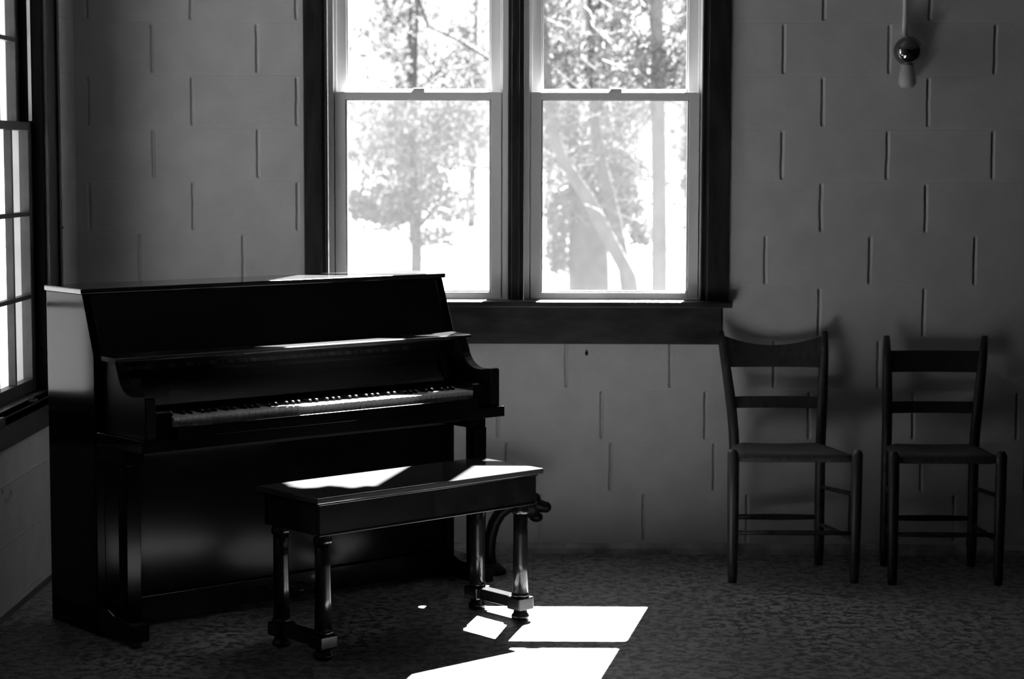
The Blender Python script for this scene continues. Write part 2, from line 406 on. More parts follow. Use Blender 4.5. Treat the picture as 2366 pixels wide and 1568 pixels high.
for (f0, f1) in ((-0.802, -0.101), (-0.040, 0.668)):
    # vinyl frame with two tracks
    s = MB().frame(f0, f1, 0.999, 2.60, D + 0.024, D + 0.13, 0.022, 0.022, 0.006, 0.025)
    s.frame(f0 + 0.022, f1 - 0.022, 1.0, 2.575, D + 0.056, D + 0.068, 0.010, 0.010, 0.0, 0.0)
    wp(s, 'window_frame', 'vinyl', bevel=0.0015)
    # lower sash: inner track
    s0, s1 = f0 + 0.027, f1 - 0.027
    ls = MB().frame(s0, s1, 1.004, 1.805, D + 0.028, D + 0.056, 0.040, 0.040, 0.024, 0.030)
    ls.frame(s0 + 0.040, s1 - 0.040, 1.028, 1.775, D + 0.036, D + 0.050, 0.007, 0.007, 0.006, 0.003)
    lo = wp(ls, 'lower_sash', 'vinyl', bevel=0.002)
    wsub(MB().frame(s0 + 0.039, s1 - 0.039, 1.027, 1.776, D + 0.030, D + 0.036, 0.003, 0.003, 0.0015, 0.004), 'gasket', 'gasket', lo)
    wsub(MB().box(s0 + 0.045, s1 - 0.045, D + 0.042, D + 0.046, 1.030, 1.774), 'pane', 'glass', lo)
    xm = (s0 + s1) / 2
    lk = MB().box(xm - 0.026, xm + 0.026, D + 0.028, D + 0.056, 1.805, 1.812).box(xm - 0.020, xm + 0.026, D + 0.030, D + 0.050, 1.812, 1.820)
    wsub(lk, 'sash_lock', 'vinyl', lo, bevel=0.002)
    us = MB().frame(s0, s1, 1.782, 2.575, D + 0.070, D + 0.098, 0.042, 0.042, 0.030, 0.040)
    us.frame(s0 + 0.042, s1 - 0.042, 1.812, 2.535, D + 0.078, D + 0.092, 0.007, 0.007, 0.006, 0.006)
    uo = wp(us, 'upper_sash', 'vinyl', bevel=0.002)
    wsub(MB().box(s0 + 0.046, s1 - 0.046, D + 0.084, D + 0.088, 1.815, 2.532), 'pane', 'glass', uo)
    so = wp(MB().frame(s0 + 0.004, s1 - 0.004, 1.0, 1.80, D + 0.108, D + 0.118, 0.014, 0.014, 0.014, 0.014), 'insect_screen', 'vinyl')
    wsub(MB().add([(s0 + 0.016, D + 0.113, 1.012), (s1 - 0.016, D + 0.113, 1.012), (s1 - 0.016, D + 0.113, 1.788), (s0 + 0.016, D + 0.113, 1.788)], [(0, 1, 2, 3)]), 'screen_mesh', 'screen', so)

# ------------------------------------------------------------------ old wooden sash window in the left wall
W2 = empty('window_2', (XL, 6.855, 0.70), kind='structure')
OFF2 = Vector((XL, 6.855, 0.70))
def w2(mb, name, m, parent=W2, bevel=0.0):
    mb.v = [tuple(Vector(v) - OFF2) for v in mb.v]
    return mb.build(name, m, parent, bevel, kind='structure')
for a, b in ((7.25, 7.396), (6.314, 6.46)):
    w2(MB().box(XL, XL + 0.018, a, b, 0.70, 2.62).box(XL, XL + 0.028, b - 0.03 if a > 6 else a, b if a > 6 else a + 0.03, 0.70, 2.62), 'casing', 'casing', bevel=0.003)
w2(MB().box(XL, XL + 0.022, 6.29, 7.42, 2.62, 2.75), 'casing', 'casing', bevel=0.003)
w2(MB().box(XL - 0.10, XL + 0.050, 6.46, 7.25, 0.668, 0.700).box(XL, XL + 0.050, 6.28, 7.43, 0.668, 0.700), 'stool', 'apron', bevel=0.004)
w2(MB().box(XL, XL + 0.018, 6.31, 7.39, 0.575, 0.668), 'apron', 'apron', bevel=0.002)
for y in (6.46, 7.235):
    w2(MB().box(XL - 0.085, XL - 0.001, y, y + 0.015, 0.70, 2.62), 'jamb', 'jambdark')
w2(MB().box(XL - 0.085, XL - 0.001, 6.46, 7.25, 2.60, 2.62), 'jamb', 'casing')
w2(MB().box(XL - 0.17, XL - 0.10, 6.46, 7.25, 0.66, 0.69), 'outer_sill', 'vinyl')
def old_sash(name, y0, y1, z0, z1, xf, bot, top):
    s = MB().frame(y0, y1, z0, z1, xf - 0.036, xf, 0.048, 0.048, bot, top, plane='y')
    gy0, gy1, gz0, gz1 = y0 + 0.048, y1 - 0.048, z0 + bot, z1 - top
    for k in (1, 2):
        y = gy0 + (gy1 - gy0) * k / 3; s.box(xf - 0.030, xf - 0.002, y - 0.008, y + 0.008, gz0, gz1)
    for k in (1, 2):
        z = gz0 + (gz1 - gz0) * k / 3; s.box(xf - 0.030, xf - 0.002, gy0, gy1, z - 0.008, z + 0.008)
    o = w2(s, name, 'oldsash', bevel=0.002)
    w2(MB().box(xf - 0.020, xf - 0.017, gy0 - 0.004, gy1 + 0.004, gz0 - 0.004, gz1 + 0.004), 'pane', 'glass', o)
for a, b in ((6.477, 7.233),):
    old_sash('lower_sash', a, b, 0.701, 1.675, XL - 0.040, 0.045, 0.030)
    old_sash('upper_sash', a, b, 1.645, 2.600, XL - 0.080, 0.030, 0.045)
w2(MB().box(XL - 0.049, XL - 0.037, 7.230, 7.2352, 1.68, 2.60), 'jamb_liner', 'liner')
w2(MB().box(XL + 0.030, XL + 0.048, 6.84, 6.90, 0.700, 0.708).ball((XL + 0.04, 6.87, 0.708), 0.008, 12, 8), 'stay_knob', 'felt')

# unseen awning added outside the left sashes, hem shaped to cast the wavy shadow
HEM = [(-0.84, 2.10), (-0.70, 2.09), (-0.62, 2.075), (-0.575, 2.055), (-0.541, 2.042), (-0.518, 2.08), (-0.50, 2.165), (-0.455, 2.235), (-0.42, 2.262), (-0.385, 2.252),
       (-0.352, 2.203), (-0.314, 2.220), (-0.267, 2.252), (-0.232, 2.205), (-0.19, 2.22), (-0.12, 2.255), (-0.06, 2.21)]
def hem(x):
    for (a, za), (b, zb) in zip(HEM, HEM[1:]):
        if a <= x <= b:
            t = (x - a) / (b - a); t = t * t * (3 - 2 * t); return za + (zb - za) * t
    return HEM[0][1] if x < HEM[0][0] else HEM[-1][1]
s = MB(); vs = []; n = 240; FY = D + 0.55
for k in range(n + 1):
    x = -0.84 + 0.78 * k / n; zf = hem(x) + 1.15 * (FY - 7.70); xf = x + 0.2 * (FY - 7.70)
    vs += [(xf, FY, zf), (xf, FY, 3.06 + 0.0), (xf, D + 0.205, 3.30)]
m_ = len(vs); vs += [(x, y - 0.004, z + 0.002) for x, y, z in vs]
fs = [(k * 3 + j, (k + 1) * 3 + j, (k + 1) * 3 + j + 1, k * 3 + j + 1) for k in range(n) for j in range(2)]
fs += [tuple(i + m_ for i in f[::-1]) for f in fs]
s.add(vs, fs); s.build('added_awning_1', 'awning_cloth', kind='structure')

# ------------------------------------------------------------------ wall fittings
hk = MB().tube([(XL, 7.435, 1.300), (XL + 0.012, 7.435, 1.298), (XL + 0.020, 7.435, 1.288), (XL + 0.014, 7.435, 1.278), (XL + 0.008, 7.435, 1.280)], 0.0025, 8)
hk.build('wall_hook', 'iron', label='small dark metal hook on the wall beside the old window frame, above the piano', category='hook')
MB().tube([(0.207, D + 0.001, 0.795), (0.207, D - 0.012, 0.793)], 0.004, 8).ball((0.207, D - 0.012, 0.792), 0.006, 12, 8, (1, 0.6, 1.4)).build(
    'nail', 'iron', label='dark nail in the block wall just below the window apron', category='nail')
lamp = empty('wall_lamp', (1.425, D - 0.075, 1.96), label='small wall lamp with a chrome ball and frosted tip hanging on a pale conduit', category='lamp')
MB().tube([(-0.005, 0.055, 0.04), (-0.005, 0.058, 0.12), (-0.005, 0.062, CEIL - 1.96)], 0.0095, 14).build('conduit', 'paintpipe', lamp)
MB().ball((0, 0, 0), 0.056, 40, 28).build('ball_shade', 'chrome', lamp)
MB().lathe([(0.001, -0.142), (0.024, -0.138), (0.034, -0.120), (0.032, -0.090), (0.026, -0.060), (0.022, -0.035)], 0.0, 0.012, 24).build('bulb', 'bulb', lamp)
MB().box(-0.02, 0.012, 0.02, 0.075, -0.012, 0.012).build('bracket', 'chrome', lamp, bevel=0.002)

# ------------------------------------------------------------------ upright piano  (local x along the case, local -y towards the player)
PW = 1.491
PK = 0.9854; PB = -(1.5496 * (1 - PK)) / PK      # PB: local height of the floor
P = empty('upright_piano', (-1.6455 * PK, 6.6858 * PK, -PB * PK), R(40.39), label='black upright piano standing across the corner under the window', category='piano')
P.scale = (PK, PK, PK)
def yz(l): return [(-v, z) for v, z in l]
side = [(0, PB), (0.33, PB), (0.33, 0.904), (0.257, 1.103), (0, 1.103)]
MB().prism(yz(side), 0, 0.032).build('side_panel', 'blackdull', P, bevel=0.003)
MB().prism(yz(side), PW - 0.032, PW).build('side_panel', 'blackdull', P, bevel=0.003)
MB().box(0.032, PW - 0.032, -0.012, 0, 0.05, 1.10).build('back_board', 'felt', P)
lid = MB().box(-0.009, PW + 0.009, -0.268, -0.002, 1.103, 1.121).build('lid', 'dustytop', P, bevel=0.004)
MB().tube([(0.02, -0.001, 1.112), (PW - 0.02, -0.001, 1.112)], 0.004, 8).build('hinge', 'brass', lid)
MB().prism(yz([(0.329, 0.904), (0.257, 1.1025), (0.235, 1.1025), (0.305, 0.904)]), 0.032, PW - 0.032).build('upper_panel', 'black', P, bevel=0.002)
# ledge of the fallboard housing and its front moulding
MB().prism(yz([(0.30, 0.892), (0.440, 0.888), (0.449, 0.893), (0.449, 0.901), (0.443, 0.905), (0.30, 0.907)]), 0.014, PW - 0.014).build('music_ledge', 'dustytop', P, bevel=0.001)
MB().prism(yz([(0.392, 0.892), (0.404, 0.892), (0.410, 0.872), (0.404, 0.858), (0.412, 0.845), (0.404, 0.838), (0.392, 0.838)]), 0.044, PW - 0.044).build('fascia', 'black', P)
# fallboard, gently curved
prof = []
for k in range(9):
    t = k / 8; prof.append((0.395 + 0.05 * t * t, 0.838 - 0.096 * t))
prof = prof + [(v - 0.012, z) for v, z in prof[::-1]]
fall = MB().prism(yz(prof), 0.128, PW - 0.128).build('fallboard', 'black', P)
# maker's name on the fallboard
cu = bpy.data.curves.new('brand_lettering', 'FONT'); cu.body = 'YAMAHA'; cu.size = 0.0205; cu.extrude = 0.0004
cu.space_character = 1.25; cu.align_x = 'CENTER'; cu.align_y = 'CENTER'
cu.materials.append(M['lettering'])
tmp = bpy.data.objects.new('lettering_curve', cu); COL.objects.link(tmp); bpy.context.view_layer.update()
lm = bpy.data.meshes.new_from_object(tmp.evaluated_get(bpy.context.evaluated_depsgraph_get())); bpy.data.objects.remove(tmp); bpy.data.curves.remove(cu)
tx = bpy.data.objects.new('brand_lettering', lm); COL.objects.link(tx); tx.parent = fall
tx.location = (0.742, -0.4085, 0.786); tx.rotation_euler = (R(66), 0, 0)
# arms with their swept profile
arm = [(0.33, 0.656), (0.33, 0.893), (0.430, 0.893), (0.447, 0.860), (0.454, 0.840), (0.464, 0.824), (0.476, 0.811), (0.490, 0.801), (0.508, 0.793),
       (0.530, 0.788), (0.566, 0.788), (0.608, 0.794), (0.620, 0.793), (0.623, 0.787), (0.623, 0.656)]
for x0, x1 in ((0.022, 0.060), (PW - 0.060, PW - 0.022)):
    MB().prism(yz(arm), x0, x1).build('arm', 'blacksatin', P, bevel=0.003)
for x0, x1 in ((0.060, 0.131), (PW - 0.131, PW - 0.060)):
    MB().prism(yz([(0.40, 0.68), (0.40, 0.835), (0.44, 0.752), (0.470, 0.744), (0.596, 0.742), (0.603, 0.736), (0.603, 0.656)]), x0, x1).build('key_block', 'black', P, bevel=0.003)
MB().box(0.004, PW - 0.004, -0.632, -0.331, 0.618, 0.656).box(0.034, PW - 0.034, -0.331, -0.28, 0.618, 0.656).build('key_bed', 'black', P, bevel=0.003)
MB().box(0.131, PW - 0.131, -0.634, -0.6125, 0.656, 0.693).build('key_slip', 'black', P, bevel=0.002)
MB().box(0.131, PW - 0.131, -0.60, -0.40, 0.656, 0.690).build('key_frame', 'felt', P)
MB().prism(yz([(0.33, 0.560), (0.355, 0.575), (0.36, 0.617), (0.33, 0.617)]), 0.032, PW - 0.032).build('moulding', 'felt', P)
for x0, x1 in ((0.002, 0.075), (PW - 0.075, PW - 0.002)):
    MB().box(x0, x1, -0.520, -0.331, 0.568, 0.618).build('cleat', 'blackpanel', P, bevel=0.003)
K0 = (PW - 1.225) / 2; KP = 1.225 / 52
wk = bk = None; names = 'ABCDEFG'
for i in range(52):
    x = K0 + i * KP
    if wk is None:
        s = MB(); wdt = KP - 0.0011
        s.box(0, wdt, -0.6105, -0.44, 0.6995, 0.7195).box(0.0004, wdt - 0.0004, -0.609, -0.44, 0.690, 0.6995)
        wk = s.build('white_key', 'whitekey', P, bevel=0.0012); o = wk
    else:
        o = wk.copy(); COL.objects.link(o); o.parent = P
    o.location = (x, 0, 0)
    if names[i % 7] in 'ACDFG' and i < 51:
        if bk is None:
            s = MB()
            s.prism(yz([(0.440, 0.7195), (0.557, 0.7195), (0.553, 0.7275), (0.548, 0.7320), (0.440, 0.7330)]), -0.0050, 0.0050)
            bk = s.build('black_key', 'blackkey', P, bevel=0.0022, seg=3); o = bk
        else:
            o = bk.copy(); COL.objects.link(o); o.parent = P
        sh = {'A': 0.0, 'C': -0.0018, 'D': 0.0018, 'F': -0.002, 'G': 0.0}[names[i % 7]]
        o.location = (x + KP + sh, 0, 0)
# lower case
MB().box(0.032, PW - 0.032, -0.326, -0.308, 0.090, 0.562).build('lower_panel', 'blackpanel', P, bevel=0.002)
MB().box(0.032, PW - 0.032, -0.330, -0.300, 0.0, 0.086).build('bottom_rail', 'black', P, bevel=0.003)
MB().box(0.0, PW, -0.30, -0.01, 0.03, 0.06).build('bottom_board', 'felt', P)
for x0, x1 in ((0.002, 0.057), (PW - 0.057, PW - 0.002)):
    xm = (x0 + x1) / 2
    s = MB(); pts = [(0.469, 0.568), (0.526, 0.568), (0.521, 0.060), (0.472, 0.060)]
    s.prism(yz(pts), x0, x1)
    s.build('leg', 'blackpanel', P, bevel=0.004)
    t = MB().prism(yz([(0.33, PB + 0.016), (0.33, 0.078), (0.40, 0.078), (0.44, 0.064), (0.555, 0.060), (0.562, 0.050), (0.562, PB + 0.022), (0.555, PB + 0.016)]), x0 - 0.004, x1 + 0.004).build('toe', 'black', P, bevel=0.003)
    for v in (0.36, 0.535):
        MB().lathe([(0.013, 0.0), (0.015, 0.004), (0.015, 0.013), (0.011, 0.017)], xm, -v, 16, PB).build('caster', 'brass', t)
for dx in (-0.075, 0.0, 0.075):
    MB().prism([(PW / 2 + dx - 0.008, 0.040), (PW / 2 + dx + 0.008, 0.040), (PW / 2 + dx + 0.008, 0.047), (PW / 2 + dx - 0.008, 0.047)], -0.39, -0.325, 'y').ball(
        (PW / 2 + dx, -0.40, 0.0435), 0.018, 16, 8, (1, 1.2, 0.25)).build('pedal', 'brass', P)

# ------------------------------------------------------------------ bench
BLn, BWd, BH = 0.936, 0.328, 0.516
B = empty('piano_bench', (-0.657, 5.979, 0), R(42.2), label='long black piano bench with round columned legs in front of the piano', category='bench')
# local x along the bench from its left end, local y from the player's side towards the piano
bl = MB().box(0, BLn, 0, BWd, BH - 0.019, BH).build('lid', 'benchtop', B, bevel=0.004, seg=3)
MB().box(0.016, BLn - 0.016, 0.012, BWd - 0.012, BH - 0.026, BH - 0.019).build('lid_moulding', 'bench', B, bevel=0.002)
ap = MB()
zb, zt = BH - 0.122, BH - 0.026
ap.box(0.020, BLn - 0.020, 0.016, 0.036, zb, zt).box(0.020, BLn - 0.020, BWd - 0.036, BWd - 0.016, zb, zt)
ap.box(0.020, 0.040, 0.036, BWd - 0.036, zb, zt).box(BLn - 0.040, BLn - 0.020, 0.036, BWd - 0.036, zb, zt).box(0.04, BLn - 0.04, 0.036, BWd - 0.036, zb + 0.012, zb + 0.018)
ap.build('box_apron', 'bench', B, bevel=0.003)
MB().box(0.017, BLn - 0.017, 0.013, 0.020, zb, zb + 0.007).build('bead_moulding', 'bench', B, bevel=0.002)
inset = 0.058
def rotate_about(s, cx, cy, an):
    ca, sa = math.cos(an), math.sin(an)
    s.v = [(cx + (x - cx) * ca - (y - cy) * sa, cy + (x - cx) * sa + (y - cy) * ca, z) for x, y, z in s.v]; return s
for lx in (inset, BLn - inset):
    for ly in (inset - 0.006, BWd - inset + 0.006):
        s = MB()
        s.lathe([(0.0295, 0.0), (0.0300, 0.012), (0.0275, 0.020), (0.0255, 0.028)], lx, ly, 32, zb - 0.030)       # cap ring
        s.lathe([(0.0275, 0.0), (0.0255, 0.10), (0.0245, 0.20), (0.0245, zb - 0.030 - 0.092)], lx, ly, 32, 0.092)   # column
        s.lathe([(0.0280, 0.0), (0.0315, 0.005), (0.0285, 0.011), (0.0265, 0.016)], lx, ly, 32, 0.080)             # bead
        leg = s.build('leg', 'bench', B)
        f = MB().box(lx - 0.034, lx + 0.034, ly - 0.032, ly + 0.032, 0.036, 0.080)
        f.build('foot_block', 'bench', leg, bevel=0.005)
        MB().lathe([(0.022, 0.0), (0.030, 0.006), (0.031, 0.016), (0.024, 0.024), (0.022, 0.036)], lx, ly, 24, 0.0).build('foot', 'bench', leg)
    MB().box(lx - 0.022, lx + 0.022, inset + 0.026, BWd - inset - 0.026, 0.040, 0.078).build('stretcher', 'bench', B, bevel=0.003)

# ------------------------------------------------------------------ dark scrolled stand behind the bench
O = empty('ornamental_stand', (-0.085, 7.36, 0), 0, label='dark scrolled cast stand with a knobbed end, behind the right end of the bench', category='stand')
bs = MB().lathe([(0.060, 0), (0.062, 0.010), (0.050, 0.022), (0.030, 0.040)], -0.075, 0, 24)
bs.build('base', 'iron', O)
pts = [(-0.078, 0, 0.02), (-0.080, 0, 0.09), (-0.074, 0, 0.14), (-0.060, 0, 0.19), (-0.038, 0, 0.228), (-0.008, 0, 0.252), (0.028, 0, 0.258), (0.062, 0, 0.262), (0.085, 0, 0.268)]
MB().tube(pts, [0.034, 0.030, 0.029, 0.029, 0.030, 0.031, 0.030, 0.029, 0.024], 18, flat=(0.8, 1.0)).build('curved_arm', 'iron', O)
hd = MB().ball((0.078, 0, 0.246), 0.036, 24, 16, (1, 0.8, 1.05)).ball((0.088, 0, 0.281), 0.026, 20, 14).ball((0.097, 0, 0.213), 0.022, 20, 14, (1.15, 0.9, 0.85))
hd.tube([(0.085, 0, 0.264), (0.105, 0, 0.257), (0.125, 0, 0.252), (0.140, 0, 0.251)], [0.026, 0.024, 0.022, 0.017], 18).ball((0.133, 0, 0.251), 0.021, 20, 14)
hd.build('knobbed_end', 'iron', O)

# ------------------------------------------------------------------ ladder-back chairs
def chair(name, label, m, rush, front, back, yaw, fw_, bw_, tw_, tsh, depth, lean, h, sag):
    """front: centre of the front legs on the floor; built facing -y"""
    t = empty(name, (front[0], front[1], 0), yaw, label=label, category='chair', group='ladder-back chairs along the wall')
    cx = back[0] - front[0]; by = depth; sh = 0.478
    for sx_ in (-1, 1):
        x = sx_ * fw_ / 2
        MB().tube([(x, 0, 0), (x, 0, 0.03), (x * 1.01, 0, 0.30), (x * 1.015, 0, 0.478), (x * 1.015, 0, 0.492)], [0.0155, 0.018, 0.0205, 0.0205, 0.012], 14).build('front_leg', m, t)
        xb = cx + sx_ * bw_ / 2; xt = cx + tsh + sx_ * tw_ / 2
        pl = []
        for k in range(13):
            z = h * k / 12
            up_ = max(0, (z - 0.46) / (h - 0.46))
            pl.append((xb + (xt - xb) * up_ ** 1.3, by + lean * up_ ** 1.6, z))
        MB().tube(pl, [0.016] + [0.0195] * 9 + [0.0185, 0.017, 0.012], 14).build('back_post', m, t)
    # seat: a woven, slightly dished trapezoid wrapped over the rails
    n = 10; s = MB(); vs = []
    for j in range(n + 1):
        v = j / n; wdt = fw_ * (1 - v) + bw_ * v + 0.004; c = cx * v
        for i in range(n + 1):
            u_ = i / n; dish = 0.014 * math.sin(math.pi * u_) * math.sin(math.pi * v)
            edge = 0.010 * (max(0, 1 - min(u_, 1 - u_) * 12) + max(0, 1 - min(v, 1 - v) * 12))
            vs.append((c + (u_ - 0.5) * wdt, v * by, sh - dish - edge))
    m2 = (n + 1) ** 2
    vs += [(x, y, 0.446 if 0 < (k % (n + 1)) < n else 0.450) for k, (x, y, z) in enumerate(vs)]
    fs = []
    for j in range(n):
        for i in range(n):
            a = j * (n + 1) + i; q = (a, a + 1, a + n + 2, a + n + 1); fs.append(q); fs.append(tuple(m2 + k for k in q[::-1]))
    for i in range(n):
        a = i; fs.append((a, m2 + a, m2 + a + 1, a + 1)); a = n * (n + 1) + i; fs.append((a + 1, m2 + a + 1, m2 + a, a))
        a = i * (n + 1); fs.append((a + n + 1, m2 + a + n + 1, m2 + a, a)); a = i * (n + 1) + n; fs.append((a, m2 + a, m2 + a + n + 1, a + n + 1))
    s.add(vs, fs, True); s.build('seat', rush, t)
    def slat(z0, z1, name_, sag_):
        def px(z): up_ = (z - 0.46) / (h - 0.46); return bw_ / 2 + (tw_ - bw_) / 2 * up_ ** 1.3, by + lean * up_ ** 1.6
        n = 12; s = MB(); vs = []
        for k in range(n + 1):
            u_ = k / n * 2 - 1; a0, y0 = px(z0); a1, y1 = px(z1)
            bow = 0.018 * (1 - u_ * u_); c0_ = cx + tsh * max(0, (z0 - 0.46) / (h - 0.46)) ** 1.3; c1_ = cx + tsh * max(0, (z1 - 0.46) / (h - 0.46)) ** 1.3; top = z1 - sag_ * (1 - u_ * u_) ** 1.0
            for (zz, aa, yy, th, cc) in ((z0, a0, y0, -0.005, c0_), (z0, a0, y0, 0.005, c0_), (top, a1, y1, 0.005, c1_), (top, a1, y1, -0.005, c1_)):
                vs.append((cc + u_ * (aa - 0.004), yy + bow + th, zz))
        fs = [(k * 4 + i, k * 4 + (i + 1) % 4, (k + 1) * 4 + (i + 1) % 4, (k + 1) * 4 + i) for k in range(n) for i in range(4)] + [(3, 2, 1, 0), tuple(n * 4 + i for i in range(4))]
        s.add(vs, fs); s.build(name_, m, t, bevel=0.002)
    slat(h - 0.131, h - 0.052 + sag, 'top_slat', sag)
    slat(h - 0.283, h - 0.240, 'slat', 0.0)
    def rung(a, b, r=0.009):
        a, b = Vector(a), Vector(b); MB().tube([a, a.lerp(b, 0.25), a.lerp(b, .5), a.lerp(b, .75), b], [r * 0.8, r, r * 1.1, r, r * 0.8], 12).build('rung', m, t)
    rung((-fw_ / 2, 0, 0.185), (fw_ / 2, 0, 0.185)); rung((cx - bw_ / 2, by, 0.185), (cx + bw_ / 2, by, 0.185), 0.011)
    for sx_ in (-1, 1):
        for z in (0.315, 0.160):
            rung((sx_ * fw_ / 2, 0, z + (0.012 if z > 0.3 else 0)), (cx + sx_ * bw_ / 2, by, z - (0.012 if z > 0.3 else 0)), 0.008)
    return t
chair('ladder_back_chair', 'brown wooden ladder-back chair with a curved top slat, beside the window', 'chair_brown', 'rush',
      (0.957, 7.215), (0.932, 7.54), 0.0, 0.447, 0.328, 0.402, -0.008, 0.325, 0.135, 0.884, 0.040)
chair('ladder_back_chair', 'very dark wooden ladder-back chair with straight slats at the far right', 'chair_dark', 'rushdark',
      (1.508, 7.190), (1.512, 7.53), 0.0, 0.385, 0.332, 0.378, 0.040, 0.340, 0.140, 0.868, 0.0)

# ------------------------------------------------------------------ outside
GZ = -0.95
s = MB()
nx, ny = 50, 60
vs = []
for j in range(ny + 1):
    y = -30 + 230 * j / ny
    for i in range(nx + 1):
        x = -110 + 220 * i / nx
        z = GZ + 0.25 * (noise.noise(Vector((x * 0.05, y * 0.05, 0)))) * min(1, max(0, (y - 12) / 15)) + 0.010 * max(0, y - 70)
        vs.append((x, y, z))
fs = [(j * (nx + 1) + i, j * (nx + 1) + i + 1, (j + 1) * (nx + 1) + i + 1, (j + 1) * (nx + 1) + i) for j in range(ny) for i in range(nx)]
s.add(vs, fs, True).build('ground', 'grass', kind='structure')
MB().box(XL - 0.2, XR + 0.1, YB - 0.1, D + 0.2, GZ - 0.3, -0.121).build('wall_foundation', 'bwall', kind='structure')

def leaves(blobs, size, flat=0.6):
    s = MB(); vs = []; fs = []
    for cx, cy, cz, rx, rz, n in blobs:
        for _ in range(n):
            while True:
                a, b, c = random.uniform(-1, 1), random.uniform(-1, 1), random.uniform(-1, 1)
                if a * a + b * b + c * c <= 1: break
            p = Vector((cx + a * rx, cy + b * rx, cz + c * rz))
            if p.z < GZ + 0.1: continue
            for q in range(3):   # a tuft of three small leaves
                pp = p + Vector((random.gauss(0, size), random.gauss(0, size), random.gauss(0, size)))
                u = Vector((random.gauss(0, 1), random.gauss(0, 1), random.gauss(0, 1))).normalized()
                v = u.orthogonal().normalized(); sz = size * random.uniform(0.5, 1.2)
                o = len(vs)
                vs += [pp - u * sz, pp + v * sz * flat, pp + u * sz, pp - v * sz * flat]; fs.append((o, o + 1, o + 2, o + 3))
    s.add(vs, fs); return s
def twigs(polys, n, ln, r):
    s = MB()
    for _ in range(n):
        pl = random.choice(polys); k = random.randrange(len(pl) - 1); f = random.random()
        p = Vector(pl[k][:3]).lerp(Vector(pl[k + 1][:3]), f)
        d = Vector((random.gauss(0, 1), random.gauss(0, 1), random.gauss(0.3, 0.8))).normalized(); pts = [p]
        for q in range(5):
            d = (d + Vector((random.gauss(0, .35), random.gauss(0, .35), random.gauss(0.05, .35)))).normalized(); pts.append(pts[-1] + d * ln / 5)
        s.tube(pts, [r, r * .8, r * .65, r * .5, r * .4, r * .25], 4)
        if random.random() < 0.7:
            j = random.choice((2, 3)); d2 = (d + Vector((random.gauss(0, .8), random.gauss(0, .8), random.gauss(0, .8)))).normalized()
            s.tube([pts[j], pts[j] + d2 * ln * .25, pts[j] + d2 * ln * .5 + Vector((0, 0, .03))], [r * .5, r * .35, r * .2], 4)
    return s
def shift(s, b): s.v = [(x - b[0], y - b[1], z - b[2]) for x, y, z in s.v]; return s
def tree(name, trunk, branches, blobs, bark, leafm, lsize, label, ntw):
    b = (trunk[0][0], trunk[0][1], GZ)
    t = empty(name, b, label=label, category='tree', group='trees outside the window')
    tp = [(trunk[0][0], trunk[0][1], GZ - 0.2)] + [q[:3] for q in trunk[1:]]
    shift(MB().tube(tp, [q[3] for q in trunk], 14), b).build('trunk', bark, t)
    for br in branches:
        shift(MB().tube([q[:3] for q in br], [q[3] for q in br], 8), b).build('branch', bark, t)
    shift(twigs(branches + [trunk[2:]], ntw, 0.9, 0.012), b).build('twigs', bark, t, kind='stuff')
    shift(leaves(blobs, lsize), b).build('foliage', leafm, t, kind='stuff')
